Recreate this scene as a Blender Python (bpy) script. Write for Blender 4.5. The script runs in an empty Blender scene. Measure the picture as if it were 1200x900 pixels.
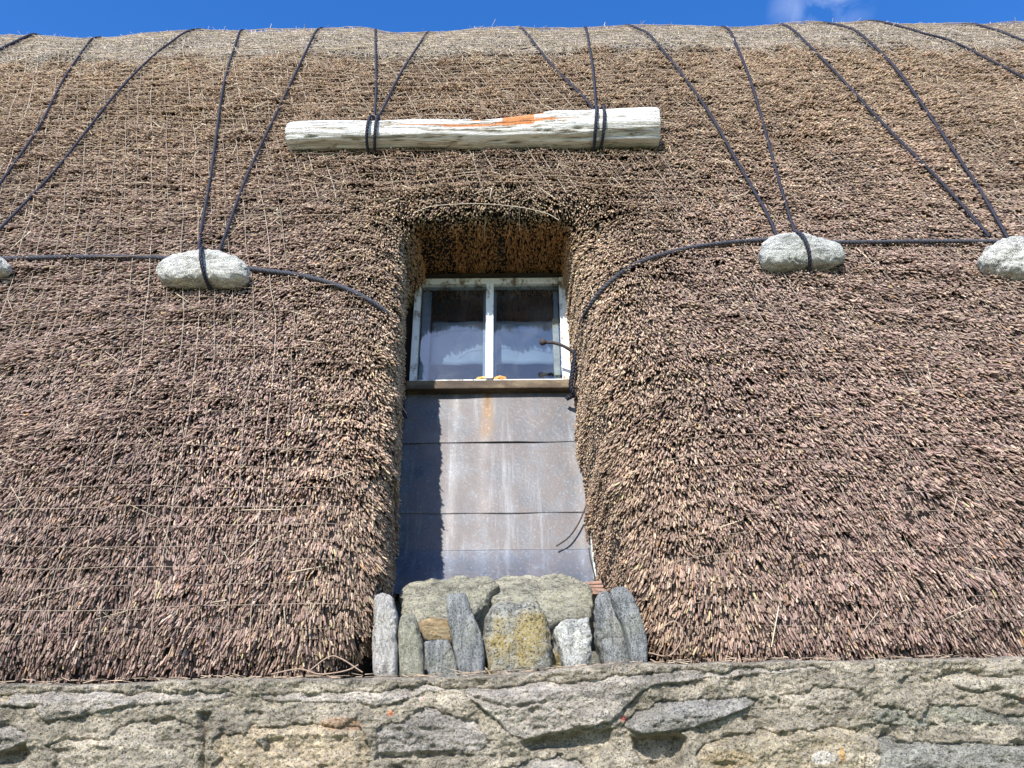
import bpy, math, random
import numpy as np
from mathutils import Vector, Matrix
rng = np.random.default_rng(7); random.seed(7)
SC = bpy.context.scene; COL = SC.collection
R = math.radians
# ------------------------------------------------------------------ camera, sky, sun, exposure
CAMZ = 1.60; PITCH = R(24.0); ROLL = R(0.45); FPX = 1000.0
_r = np.array([1., 0, 0]); _f = np.array([0, math.cos(PITCH), math.sin(PITCH)]); _u = np.array([0, -math.sin(PITCH), math.cos(PITCH)])
CR = math.cos(ROLL)*_r - math.sin(ROLL)*_u; CU = math.sin(ROLL)*_r + math.cos(ROLL)*_u; CF = _f
cam = bpy.data.objects.new('camera', bpy.data.cameras.new('camera')); COL.objects.link(cam)
cam.matrix_world = Matrix(((CR[0], CU[0], -CF[0], 0), (CR[1], CU[1], -CF[1], 0), (CR[2], CU[2], -CF[2], CAMZ), (0, 0, 0, 1)))
cam.data.sensor_width = 36; cam.data.lens = 36*FPX/1200; cam.data.clip_start = 0.05; cam.data.clip_end = 3000
SC.camera = cam
SUN_EL, SUN_AZ = R(37), R(17)          # azimuth: degrees to the left of straight behind the camera
SUN = np.array([-math.sin(SUN_AZ)*math.cos(SUN_EL), -math.cos(SUN_AZ)*math.cos(SUN_EL), math.sin(SUN_EL)])
w = bpy.data.worlds.new('World'); SC.world = w; w.use_nodes = True
nt = w.node_tree; nt.nodes.clear(); N = nt.nodes.new; L = nt.links.new
out = N('ShaderNodeOutputWorld'); bg = N('ShaderNodeBackground'); bg.inputs[1].default_value = 0.13
sky = N('ShaderNodeTexSky'); sky.sky_type = 'NISHITA'; sky.sun_disc = False
sky.sun_elevation = SUN_EL; sky.sun_rotation = math.atan2(SUN[0], SUN[1]) ; sky.altitude = 50
sky.air_density = 1.0; sky.dust_density = 0.3; sky.ozone_density = 2.5
hs = N('ShaderNodeHueSaturation'); hs.inputs['Saturation'].default_value = 1.34; hs.inputs['Value'].default_value = 1.5; hs.inputs['Hue'].default_value = .512
tc = N('ShaderNodeTexCoord'); mp = N('ShaderNodeMapping'); mp.inputs['Scale'].default_value = (2.0, 2.0, 2.6)
mp.inputs['Location'].default_value = (0.25, 0.1, 0.0)
cn = N('ShaderNodeTexNoise'); cn.inputs['Scale'].default_value = 9; cn.inputs['Distortion'].default_value = .8; cn.inputs['Detail'].default_value = 6; cn.inputs['Roughness'].default_value = .55
cr = N('ShaderNodeValToRGB'); cr.color_ramp.elements[0].position = 0.60; cr.color_ramp.elements[1].position = 0.80
dp = N('ShaderNodeVectorMath'); dp.operation = 'DOT_PRODUCT'
def _dir(px, py):
    v = CF*FPX + CR*(px-600) + CU*(450-py); return v/np.linalg.norm(v)
dp.inputs[1].default_value = tuple(_dir(962, 8))
mrc = N('ShaderNodeMapRange'); mrc.inputs[1].default_value = 0.9985; mrc.inputs[2].default_value = 0.99995; mrc.inputs[4].default_value = .24
mul = N('ShaderNodeMath'); mul.operation = 'MULTIPLY'; mx = N('ShaderNodeMixRGB'); mx.inputs[2].default_value = (6.0, 6.6, 8.2, 1)
cr2 = N('ShaderNodeMapRange'); cr2.inputs[1].default_value = .38; cr2.inputs[2].default_value = .62
L(tc.outputs['Generated'], mp.inputs[0]); L(mp.outputs[0], cn.inputs[0]); L(cn.outputs[0], cr2.inputs[0])
L(tc.outputs['Generated'], dp.inputs[0]); L(dp.outputs['Value'], mrc.inputs[0]); L(cr2.outputs[0], mul.inputs[0]); L(mrc.outputs[0], mul.inputs[1])
L(sky.outputs[0], hs.inputs['Color']); L(hs.outputs[0], mx.inputs[1]); L(mul.outputs[0], mx.inputs[0]); L(mx.outputs[0], bg.inputs[0]); L(bg.outputs[0], out.inputs[0])
sl = bpy.data.lights.new('sun', 'SUN'); sl.energy = 4.9; sl.angle = R(0.53); sl.color = (1.0, .955, .89)
so = bpy.data.objects.new('sun', sl); COL.objects.link(so); so.rotation_euler = Vector(SUN).to_track_quat('Z', 'Y').to_euler()
so.location = (0, -3, 12)
SC.view_settings.view_transform = 'Standard'; SC.view_settings.look = 'None'; SC.view_settings.gamma = 1; SC.view_settings.exposure = 0.58
SC.render.resolution_x = 1024; SC.render.resolution_y = 768
SC.cycles.max_bounces = 6
# ------------------------------------------------------------------ helpers
def project(P):                                   # world points -> picture coordinates of the 1200 x 900 photograph
    q = P - np.array([0, 0, CAMZ]); zc = q@CF
    return 600 + FPX*(q@CR)/zc, 450 - FPX*(q@CU)/zc
def unproj(px, py, Y=None, depth=None):
    px = np.asarray(px, float); py = np.asarray(py, float)
    v = CF*FPX + (px-600)[..., None]*CR + (450-py)[..., None]*CU
    s = (Y/v[..., 1]) if Y is not None else depth/(v@CF)
    return v*np.asarray(s)[..., None] + np.array([0, 0, CAMZ])
def _h(i, j, k, seed):
    n = (i*73856093) ^ (j*19349663) ^ (k*83492791) ^ (seed*2654435761)
    n = (n ^ (n >> 13))*1274126177; n = n & 0x7fffffff; n = (n ^ (n >> 16))*668265263 & 0x7fffffff
    return (n & 0xffffff)/float(0xffffff)*2-1
def noise(x, y, z=0., seed=0):
    x, y, z = np.broadcast_arrays(np.asarray(x, float), np.asarray(y, float), np.asarray(z, float))
    xi, yi, zi = np.floor(x).astype(np.int64), np.floor(y).astype(np.int64), np.floor(z).astype(np.int64)
    fx, fy, fz = x-xi, y-yi, z-zi
    fx, fy, fz = fx*fx*(3-2*fx), fy*fy*(3-2*fy), fz*fz*(3-2*fz)
    r = 0
    for a in (0, 1):
        for b in (0, 1):
            for c in (0, 1):
                wt = (fx if a else 1-fx)*(fy if b else 1-fy)*(fz if c else 1-fz)
                r = r + wt*_h(xi+a, yi+b, zi+c, seed)
    return r
def fbm(x, y, z=0., seed=0, oct=4, gain=.5):
    r = 0; a = 1.0
    for o in range(oct):
        r = r + a*noise(x*2**o, y*2**o, np.asarray(z)*2**o, seed+o*17); a *= gain
    return r
def sstep(a, b, x):
    t = np.clip((x-a)/(b-a), 0, 1); return t*t*(3-2*t)
def mesh_np(name, V, F, mat, parent=None, smooth=True, col=None, k=4):
    V = np.asarray(V, np.float32); F = np.asarray(F, np.int32)
    me = bpy.data.meshes.new(name); me.vertices.add(len(V)); me.vertices.foreach_set('co', V.ravel())
    me.loops.add(F.size); me.loops.foreach_set('vertex_index', F.ravel()); me.polygons.add(len(F))
    me.polygons.foreach_set('loop_start', np.arange(len(F), dtype=np.int32)*F.shape[1])
    me.polygons.foreach_set('use_smooth', np.full(len(F), smooth)); me.update(calc_edges=True)
    if col is not None:
        a = me.color_attributes.new('Col', 'FLOAT_COLOR', 'POINT'); c = np.ones((len(V), 4), np.float32); c[:, :3] = col
        a.data.foreach_set('color', c.ravel())
    me.materials.append(mat); o = bpy.data.objects.new(name, me); COL.objects.link(o)
    if parent: o.parent = parent
    return o
def tag(o, label=None, cat=None, group=None, kind=None):
    if label: o['label'] = label
    if cat: o['category'] = cat
    if group: o['group'] = group
    if kind: o['kind'] = kind
    return o
def empty(name, loc=(0, 0, 0), rot=(0, 0, 0)):
    o = bpy.data.objects.new(name, None); COL.objects.link(o); o.location = loc; o.rotation_euler = rot; o.empty_display_size = .1; return o
class PB:                                         # polygon builder for mixed shapes
    def __init__(s): s.v = []; s.f = []
    def box(s, x0, x1, y0, y1, z0, z1, bev=0.0):
        import bmesh
        bm = bmesh.new(); bmesh.ops.create_cube(bm, size=1)
        for v in bm.verts:
            v.co = Vector((x0 if v.co.x < 0 else x1, y0 if v.co.y < 0 else y1, z0 if v.co.z < 0 else z1))
        if bev: bmesh.ops.bevel(bm, geom=bm.edges[:]+bm.verts[:], offset=bev, segments=2, affect='EDGES', profile=.5)
        n = len(s.v); bm.verts.ensure_lookup_table()
        s.v += [tuple(v.co) for v in bm.verts]; s.f += [tuple(v.index+n for v in f.verts) for f in bm.faces]; bm.free(); return s
    def build(s, name, mat, parent=None, jit=0):
        me = bpy.data.meshes.new(name); me.from_pydata(s.v, [], s.f); me.update(); me.materials.append(mat)
        o = bpy.data.objects.new(name, me); COL.objects.link(o)
        if parent: o.parent = parent
        return o
def grid_faces(nr, nc, wrap=False):
    i = np.arange(nr-1)[:, None]; j = np.arange(nc if wrap else nc-1)[None, :]; j2 = (j+1) % nc
    return np.stack([i*nc+j, i*nc+j2, (i+1)*nc+j2, (i+1)*nc+j], -1).reshape(-1, 4)
def spline(P, n=12):
    P = np.asarray(P, float); Q = np.vstack([2*P[0]-P[1], P, 2*P[-1]-P[-2]]); o = []
    for i in range(1, len(Q)-2):
        for s in np.arange(n)/n:
            a, b, c, d = Q[i-1:i+3]
            o.append(.5*((2*b)+(-a+c)*s+(2*a-5*b+4*c-d)*s*s+(-a+3*b-3*c+d)*s**3))
    o.append(P[-1]); return np.array(o)
def resample(P, ds):
    d = np.r_[0, np.cumsum(np.linalg.norm(np.diff(P, axis=0), axis=1))]; n = max(2, int(d[-1]/ds)+1)
    s = np.linspace(0, d[-1], n); return np.stack([np.interp(s, d, P[:, k]) for k in range(3)], 1)
def frames(P):
    T = np.gradient(P, axis=0); T /= np.linalg.norm(T, axis=1)[:, None]+1e-12
    ref = np.array([0, 0, 1.]) if abs(T[:, 2]).mean() < .8 else np.array([1., 0, 0])
    if abs(T[:, 2]).mean() < .95 and abs(T[:, 0]).mean() < .8: ref = np.array([1., 0, 0])
    A = np.cross(T, ref); A /= np.linalg.norm(A, axis=1)[:, None]+1e-12; B = np.cross(T, A); return T, A, B
def tube(P, r, k=5):
    P = np.asarray(P, float); r = np.broadcast_to(r, (len(P),)); T, A, B = frames(P); a = np.arange(k)/k*2*np.pi
    V = P[:, None]+r[:, None, None]*(np.cos(a)[None, :, None]*A[:, None]+np.sin(a)[None, :, None]*B[:, None])
    return V.reshape(-1, 3), grid_faces(len(P), k, True)
def rope_geo(P, r, pitch=.05, strands=3):
    P = resample(P, pitch/9); T, A, B = frames(P); s = np.arange(len(P))*pitch/9; Vs, Fs = [], []; n = 0
    for q in range(strands):
        ph = s/pitch*2*np.pi + q*2*np.pi/strands
        C = P+.52*r*(np.cos(ph)[:, None]*A+np.sin(ph)[:, None]*B); V, F = tube(C, r*.56, 5); Vs.append(V); Fs.append(F+n); n += len(V)
    return np.vstack(Vs), np.vstack(Fs)
def rope_obj(name, P, r, mat, parent=None):
    V, F = rope_geo(P, r); return mesh_np(name, V, F, mat, parent)
# ------------------------------------------------------------------ materials
def mat(name, rough=.8, spec=.3):
    m = bpy.data.materials.new(name); m.use_nodes = True; n = m.node_tree; b = n.nodes['Principled BSDF']
    b.inputs['Roughness'].default_value = rough; b.inputs['Specular IOR Level'].default_value = spec; return m, n, b
def ramp(n, stops):
    c = n.nodes.new('ShaderNodeValToRGB'); e = c.color_ramp.elements
    while len(e) < len(stops): e.new(.5)
    for k, (p, q) in enumerate(stops): e[k].position = p; e[k].color = (*q, 1)
    return c
def ntex(n, scale, detail=5, rough=.6, vec=None, st=None, dist=0):
    t = n.nodes.new('ShaderNodeTexNoise'); t.inputs['Scale'].default_value = scale; t.inputs['Detail'].default_value = detail
    t.inputs['Roughness'].default_value = rough; t.inputs['Distortion'].default_value = dist
    g = n.nodes.new('ShaderNodeTexCoord'); src = g.outputs['Object']
    if st:
        q = n.nodes.new('ShaderNodeMapping'); q.inputs['Scale'].default_value = st; n.links.new(src, q.inputs[0]); src = q.outputs[0]
    n.links.new(src, t.inputs['Vector']); return t
def mixc(n, a, b, fac, mode='MIX'):
    m = n.nodes.new('ShaderNodeMixRGB'); m.blend_type = mode
    for s, i in ((fac, 0), (a, 1), (b, 2)):
        if hasattr(s, 'links') or hasattr(s, 'is_linked'): n.links.new(s, m.inputs[i])
        else: m.inputs[i].default_value = s if i == 0 else (*s, 1)
    return m.outputs[0]
def bump(n, b, h, dist=.01, strength=.6, prev=None):
    q = n.nodes.new('ShaderNodeBump'); q.inputs['Distance'].default_value = dist; q.inputs['Strength'].default_value = strength
    n.links.new(h, q.inputs['Height'])
    if prev: n.links.new(prev, q.inputs['Normal'])
    n.links.new(q.outputs[0], b.inputs['Normal']); return q.outputs[0]
def vcol_mat(name, rough=.75, spec=.25, bscale=0):
    m, n, b = mat(name, rough, spec); a = n.nodes.new('ShaderNodeVertexColor'); a.layer_name = 'Col'
    t = ntex(n, 60, 3); c = ramp(n, [(.3, (.78, .78, .78)), (.7, (1.15, 1.15, 1.15))]); n.links.new(t.outputs[0], c.inputs[0])
    n.links.new(mixc(n, a.outputs[0], c.outputs[0], 1.0, 'MULTIPLY'), b.inputs['Base Color']); return m
def flat_mat(name, c, rough=.8, var=.25, scale=20, spec=.3, bd=.002):
    m, n, b = mat(name, rough, spec); t = ntex(n, scale, 6)
    lo = tuple(x*(1-var) for x in c); hi = tuple(min(1, x*(1+var)) for x in c)
    r = ramp(n, [(.3, lo), (.7, hi)]); n.links.new(t.outputs[0], r.inputs[0]); n.links.new(r.outputs[0], b.inputs['Base Color'])
    bump(n, b, t.outputs[0], bd); return m
def stone_mat(name, cols, moss=(.20, .19, .08), moss_amt=.5, scale=9, stretch=(1, 1, 1), spk=.5, vcol=False, gain=1., lim=(.52, .68), white=(.62, .62, .58)):
    m, n, b = mat(name, .9, .2)
    t = ntex(n, scale, 8, .65, st=stretch, dist=.4); r = ramp(n, [(.28, cols[0]), (.5, cols[1]), (.72, cols[2])]); n.links.new(t.outputs[0], r.inputs[0])
    c = r.outputs[0]
    if vcol:
        a = n.nodes.new('ShaderNodeVertexColor'); a.layer_name = 'Col'; c = mixc(n, c, a.outputs[0], 1.0, 'MULTIPLY')
    t5 = ntex(n, scale*2.6, 6, .7, st=stretch, dist=1.2); r5 = ramp(n, [(.33, (.50, .50, .50)), (.48, (1, 1, 1)), (.66, (1.38, 1.36, 1.3))]); r5.color_ramp.elements[1].color = (gain, gain*.98, gain*.94, 1); r5.color_ramp.elements[2].color = (1.38*gain, 1.34*gain, 1.25*gain, 1); n.links.new(t5.outputs[0], r5.inputs[0])
    c = mixc(n, c, r5.outputs[0], 1.0, 'MULTIPLY')
    t2 = ntex(n, scale*.45, 4, .6); r2 = ramp(n, [(lim[0], (0, 0, 0)), (lim[1], (moss_amt,)*3)]); n.links.new(t2.outputs[0], r2.inputs[0])
    c = mixc(n, c, moss, r2.outputs[0])
    t3 = ntex(n, scale*11, 4, .75, st=stretch); r3 = ramp(n, [(.54, (0, 0, 0)), (.66, (spk,)*3)]); n.links.new(t3.outputs[0], r3.inputs[0])
    c = mixc(n, c, white, r3.outputs[0])
    t4 = ntex(n, scale*13, 3, .7); r4 = ramp(n, [(.36, (spk*1.1,)*3), (.47, (0, 0, 0))]); n.links.new(t4.outputs[0], r4.inputs[0])
    c = mixc(n, c, (.055, .055, .05), r4.outputs[0])
    n.links.new(c, b.inputs['Base Color'])
    p = bump(n, b, t.outputs[0], .025, .9); p = bump(n, b, t5.outputs[0], .020, 1., p); p = bump(n, b, t3.outputs[0], .010, 1., p); p = bump(n, b, t4.outputs[0], .008, 1., p); return m
M = {}
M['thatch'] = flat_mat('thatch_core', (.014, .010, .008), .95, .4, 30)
M['stem'] = vcol_mat('reed', .7, .25)
M['net'] = vcol_mat('net_twine', .6, .3)
M['rope'] = flat_mat('blue_black_rope', (.022, .022, .036), .65, .45, 60, .35)
M['rope_grey'] = flat_mat('grey_rope', (.055, .056, .068), .7, .45, 60, .3)
M['wall'] = stone_mat('rubble_wall', [(.20, .185, .168), (.43, .40, .362), (.66, .62, .57)], vcol=True, scale=13, stretch=(.8, 1, 1.5), spk=.8, moss=(.25, .22, .15), moss_amt=.3)
M['dark'] = flat_mat('dark_boarding', (.035, .028, .022), .9)
# ------------------------------------------------------------------ roof profile (x, t): t is the length up the roof from the eave
_tk = [-.45, -.30, -.10, 0, .12, .5, 1.2, 2.2, 3.2, 4.0, 4.6, 5.0, 5.35, 5.7, 6.0]
_sk = [178, 170, 140, 100, 77, 74, 71.5, 69, 65.7, 63, 58.3, 50, 30, 10, 0]
TT = np.arange(-.45, 6.0, .005); SS = np.radians(np.interp(TT, _tk, _sk)); SS = np.convolve(np.pad(SS, 30, 'edge'), np.ones(61)/61, 'valid')
_D = np.r_[0, np.cumsum(np.cos(SS[:-1])*.005)]; _Z = np.r_[0, np.cumsum(np.sin(SS[:-1])*.005)]
i0 = np.argmin(abs(TT)); _D += 2.80-_D[i0]; _Z += CAMZ+.285-_Z[i0]
RIDGE_D = _D[-1]
def base2(t):
    s = np.interp(t, TT, SS); return np.interp(t, TT, _D), np.interp(t, TT, _Z), s
_py = project(np.stack([np.zeros_like(TT), _D, _Z], 1))[1]
_ok = (TT > .02) & (TT < TT[np.argmin(_py)])
def t_of_y(y): return float(np.interp(-y, -_py[_ok], TT[_ok]))
T_SIL = TT[np.argmin(_py)]
print('silhouette y', _py.min(), 't', T_SIL, 'ridge', _D[-1], _Z[-1])
T_B = t_of_y(249)                                 # top of the window recess
T_CAP = t_of_y(66)
def edges_x(t):
    xl = np.interp(t, [0, t_of_y(700), t_of_y(520), t_of_y(400), T_B], [-.445, -.415, -.432, -.452, -.495])
    xr = np.interp(t, [0, t_of_y(700), t_of_y(520), t_of_y(400), T_B], [.435, .395, .365, .342, .315])
    return xl, xr
RC = .04
def opening(x, t):
    xl, xr = edges_x(t); dl = xl-x; dr = x-xr; qx = np.maximum(dl, dr)+RC; qy = t-T_B+RC
    d = np.hypot(np.maximum(qx, 0), np.maximum(qy, 0))+np.minimum(np.maximum(qx, qy), 0)-RC
    wx = np.maximum(qx, 0)**2; wy = np.maximum(qy, 0)**2; f = wx/(wx+wy+1e-9)
    rs = np.where(dl > dr, np.interp(t, [0, 1.2, 2.2], [.27, .27, .20]), np.interp(t, [0, 1, 2.5], [.42, .46, .34])); return d, f*rs+(1-f)*.19, f, dl > dr
HFULL = .85
_b = base2(T_B); _dr = (4.02-_b[0])/math.sin(_b[2]); KB = (CAMZ+2.455-_b[1]+math.cos(_b[2])*_dr)/_dr
print('brow', _b, _dr, KB)
def surf(x, t, lift=0., fine=True):
    x = np.asarray(x, float); t = np.asarray(t, float); D, Z, s = base2(t)
    d, Rr, f, left = opening(x, t)
    e = np.clip(1-d/Rr, 0, 1); rd = .30*f+.20*(1-f); rd = np.where(left, rd*.9, rd)
    p = 2.2; drop = np.where(d >= 0, rd*(1-(1-e**p)**(1/p)), rd+np.clip(-d/.03, 0, 1)*(HFULL-rd))
    und = .022*fbm(x/.75, t/.75, 3.1, 5, 2)+.010*noise(x/.22, t/.22, 0, 9)
    if fine: und = und+.006*noise(x/.075, t/.06, 0, 12)
    und = und+sstep(T_CAP-.03, T_CAP+.02, t)*.02
    und = und*sstep(-.3, .05, t)
    off = und-drop+lift
    Z = Z+.04*noise(x/.55, 7.7, 0, 21)*sstep(3.8, 5.2, t)+.03*(noise(x/.35, 1.7, 0, 22))*.35*sstep(.5, 0, t)+x*.004
    X = x-np.where(left, 1., -.0)*f*(np.maximum(drop-.02, 0))*.16*sstep(.8, .2, np.abs(f-1))
    kb = np.where(t > T_B-.35, 1., 0)*(1-f)*sstep(-.3, -.05, t-T_B)*sstep(.5, .1, d)
    return np.stack([X, D-np.sin(s)*off, Z+np.cos(s)*off+kb*drop*KB], -1)
def solve(px, py, lift=0.):                       # picture point -> (x, t) on the roof surface
    px = np.asarray(px, float); py = np.asarray(py, float)
    t = np.array([t_of_y(v) for v in py]); D, Z, s = base2(t); P0 = np.stack([np.zeros_like(D), D, Z], 1)
    dep = (P0-np.array([0, 0, CAMZ]))@CF; x = (px-600)/FPX*dep
    for _ in range(14):
        P = surf(x, t, lift, False); qx, qy = project(P); dep = (P-np.array([0, 0, CAMZ]))@CF
        x = x+(px-qx)/FPX*dep*.8
        dt = (qy-py)/FPX*dep/.45*.5
        t = np.clip(t+dt, 0, T_SIL)
    return x, t
# grid
def dens(lo, hi, cuts, fine, coarse):
    v = [lo]
    while v[-1] < hi:
        s = coarse
        for a, b in cuts:
            if a-coarse*.5 <= v[-1] <= b: s = fine
        v.append(v[-1]+s)
    return np.array(v)
gx = dens(-6.0, 6.0, [(-.62, -.36), (.20, .50)], .007, .035)
gt = dens(-.45, 5.985, [(T_B-.22, T_B+.16), (T_CAP-.05, T_CAP+.04)], .008, .035)
GX, GT = np.meshgrid(gx, gt); nr, nc = GX.shape
V = surf(GX, GT).reshape(-1, 3); F = grid_faces(nr, nc)
dd = opening(GX, GT)[0].ravel(); F = F[~(dd[F] < -.032).all(1)]
used = np.zeros(len(V), bool); used[F.ravel()] = True
roof = empty('thatched_roof', (0, RIDGE_D, CAMZ+.26)); tag(roof, 'thick brown reed thatch roof with a window recess cut into it', 'roof')
def parent_keep(o, p):
    o.parent = p; o.matrix_parent_inverse = Matrix.Translation(p.location).inverted() if tuple(p.rotation_euler) == (0, 0, 0) else p.matrix_world.inverted()
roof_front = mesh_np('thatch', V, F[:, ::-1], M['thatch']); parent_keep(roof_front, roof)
# back slope of the roof
bt = np.linspace(0, 1, 30); BX, BT = np.meshgrid(np.linspace(-6, 6, 40), bt)
BD = RIDGE_D+BT*2.6; BZ = _Z[-1]-.02-(BT**1.25)*4.6+.03*noise(BX/.55, 7.7, 0, 21)*(1-BT)
bk = mesh_np('back_slope', np.stack([BX, BD, BZ], -1).reshape(-1, 3), grid_faces(30, 40), M['thatch']); parent_keep(bk, roof)
# ------------------------------------------------------------------ reeds
G = np.array([0, -math.cos(R(50)), -math.sin(R(50))])
def tri_sample(n, wfun):
    T1 = np.vstack([F[:, [0, 1, 2]], F[:, [0, 2, 3]]]); a, b, c = V[T1[:, 0]], V[T1[:, 1]], V[T1[:, 2]]
    nn = np.cross(b-a, c-a); ar = np.linalg.norm(nn, axis=1)*.5; nn /= ar[:, None]*2+1e-12
    cx = GX.ravel()[T1].mean(1); ct = GT.ravel()[T1].mean(1); cen = (a+b+c)/3
    wt = ar*wfun(cen, cx, ct); cs = np.cumsum(wt); idx = np.searchsorted(cs, rng.random(n)*cs[-1]); idx = np.minimum(idx, len(T1)-1)
    u, v = rng.random(n), rng.random(n); m = u+v > 1; u[m], v[m] = 1-u[m], 1-v[m]
    g = lambda A: A[T1[idx, 0]]*(1-u-v)[..., None]+A[T1[idx, 1]]*u[..., None]+A[T1[idx, 2]]*v[..., None]
    p = g(V); q = g(np.stack([GX.ravel(), GT.ravel()], 1)); return p, nn[idx], q[:, 0], q[:, 1]
def wf(cen, x, t):
    px, py = project(cen); dep = (cen-np.array([0, 0, CAMZ]))@CF
    inside = (px > -260) & (px < 1460)
    d = opening(x, t)[0]; deep = (d < .0)
    return np.where(inside, 1.0, .22)*np.where(t > T_SIL+.25, .35, 1.)*np.where(deep, .8, 1.)
def stems(p, d, length, r, colr, bend=None):
    n = len(p); ref = np.where(abs(d[:, [0]]) > .9, [[0, 0, 1.]], [[1., 0, 0]]); A = np.cross(d, ref); A /= np.linalg.norm(A, axis=1)[:, None]; B = np.cross(d, A)
    ph = rng.random(n)*6.28; ring = []
    for k in range(4):
        a = ph+k*np.pi/2; ring.append(np.cos(a)[:, None]*A+np.sin(a)[:, None]*B)
    ring = np.stack(ring, 1); q = p+d*length[:, None]
    if bend is not None: q = q+bend
    v0 = p[:, None]+ring*(r*1.0)[:, None, None]; v1 = q[:, None]+ring*(r*.82)[:, None, None]
    Vv = np.concatenate([v0, v1], 1).reshape(-1, 3)
    f = np.array([[0, 1, 5, 4], [1, 2, 6, 5], [2, 3, 7, 6], [3, 0, 4, 7], [4, 5, 6, 7]])
    Ff = (np.arange(n)[:, None, None]*8+f[None]).reshape(-1, 4)
    return Vv, Ff, np.repeat(colr, 8, 0)
def palette(n, x, t, d):
    base = np.array([[.30, .225, .195], [.36, .28, .235], [.22, .155, .135], [.42, .345, .27], [.27, .215, .205], [.46, .40, .34], [.15, .105, .09], [.40, .26, .15]])
    pr = np.array([.26, .22, .16, .12, .12, .06, .05, .01]); k = rng.choice(8, n, p=pr/pr.sum()); c = base[k]
    c = c*(1+.25*rng.standard_normal(n))[:, None]*np.array([1.13, 1.04, .97])
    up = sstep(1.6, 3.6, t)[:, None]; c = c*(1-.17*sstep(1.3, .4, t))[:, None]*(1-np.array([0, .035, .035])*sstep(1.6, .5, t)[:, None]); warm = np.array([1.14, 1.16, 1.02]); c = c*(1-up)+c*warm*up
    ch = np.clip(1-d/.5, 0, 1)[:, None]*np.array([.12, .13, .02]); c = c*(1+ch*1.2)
    pt = fbm(x/.35, t/.5, 0, 31, 3)[:, None]; c = c*(1+.13*pt)
    cap = sstep(T_CAP-.10, T_CAP+.10, t+.08*noise(x/.12, 0, 0, 41)+.05*noise(x/.03, 0, 0, 42))[:, None]*.8
    gr = np.array([.56, .50, .43])*(1+.22*rng.standard_normal(n))[:, None]; c = c*(1-cap)+gr*cap
    yl = (rng.random(n) < .006*(1+2*sstep(.9, .3, d)))[:, None]; c = np.where(yl, np.array([.56, .46, .25]), c)
    return np.clip(c, .02, .8)
NS = 720000
p, nrm, sx, st_ = tri_sample(NS, wf)
if (nrm@np.array([0, -1., .3])).mean() < 0: nrm = -nrm
d_op, _, f_op, left_op = opening(sx, st_)
cl = noise(sx/.055, st_/.075, 0, 51)+.6*noise(sx/.11, st_/.05, 0, 52)
cap = sstep(T_CAP-.05, T_CAP+.05, st_)
row = np.sin(st_/.062*6.283+2.2*noise(sx/.25, st_/.15, 0, 57))*.5
ge = np.radians(np.interp(st_, [0, .12, t_of_y(600), t_of_y(475), 3., 5.], [85, 83, 72, 58, 50, 46]))
Gd = np.stack([0*ge, -np.cos(ge), -np.sin(ge)], 1)
lowr = sstep(1.6, .5, st_)
dirn = Gd+(.30+.20*lowr)[:, None]*nrm*(1+.5*cl)[:, None]
dirn[:, 0] += lowr*np.where(sx < 0, .22, -.10)*np.clip((np.abs(sx)-.5)/1.2, 0, 1)
clx = noise(sx/.05, st_/.06, 4, 53); upr = sstep(1.2, 2.6, st_)
row *= 1+1.2*upr
dirn[:, 0] += (.16-.07*upr)*clx+.12*noise(sx/.5, st_/.5, 0, 58)
dirn += rng.standard_normal((NS, 3))*np.array([.15, .15, .15])*(1-.35*upr)[:, None]
# flare away from the opening edges
dirn[:, 0] += np.where(left_op, .10, -.10)*np.clip(1-np.abs(d_op)/.4, 0, 1)*f_op
ny = (dirn*nrm).sum(1); dirn += nrm*np.maximum(.20-ny, 0)[:, None]
capdir = np.stack([rng.standard_normal(NS)*.8, -.3+.2*rng.standard_normal(NS), -.25+.3*rng.standard_normal(NS)], 1)+nrm*.02
cm = (cap > rng.random(NS))[:, None]; dirn = np.where(cm, capdir, dirn)
dirn /= np.linalg.norm(dirn, axis=1)[:, None]
ln = rng.uniform(.030, .062, NS)*(1+.25*cl); ln = np.where(cm[:, 0], ln*np.where(rng.random(NS) < .012, 1.5, .75), ln); ln = np.where(st_ < .04, ln*.75, ln); ln = np.where(st_ < -.02, ln*.4, ln)
rad = rng.uniform(.0023, .0044, NS)*np.where(cm[:, 0], .55, 1)
pp = p+nrm*np.maximum(-.001+.0085*cl+.003*row, -.006+.006*rng.random(NS))[:, None]-dirn*.015
cc = palette(NS, sx, st_, np.maximum(d_op, 0))
ln *= 1-.45*sstep(.06, 0, d_op)
soff = ((1-f_op)*sstep(.03, -.005, d_op))[:, None]; cc = cc*(1-soff)+soff*np.array([.58, .30, .145])*(1+.35*rng.standard_normal(NS))[:, None]
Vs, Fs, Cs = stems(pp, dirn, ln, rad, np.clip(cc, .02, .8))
o = mesh_np('reeds', Vs, Fs, M['stem'], smooth=True, col=Cs); parent_keep(o, roof); tag(o, kind='stuff')
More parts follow.
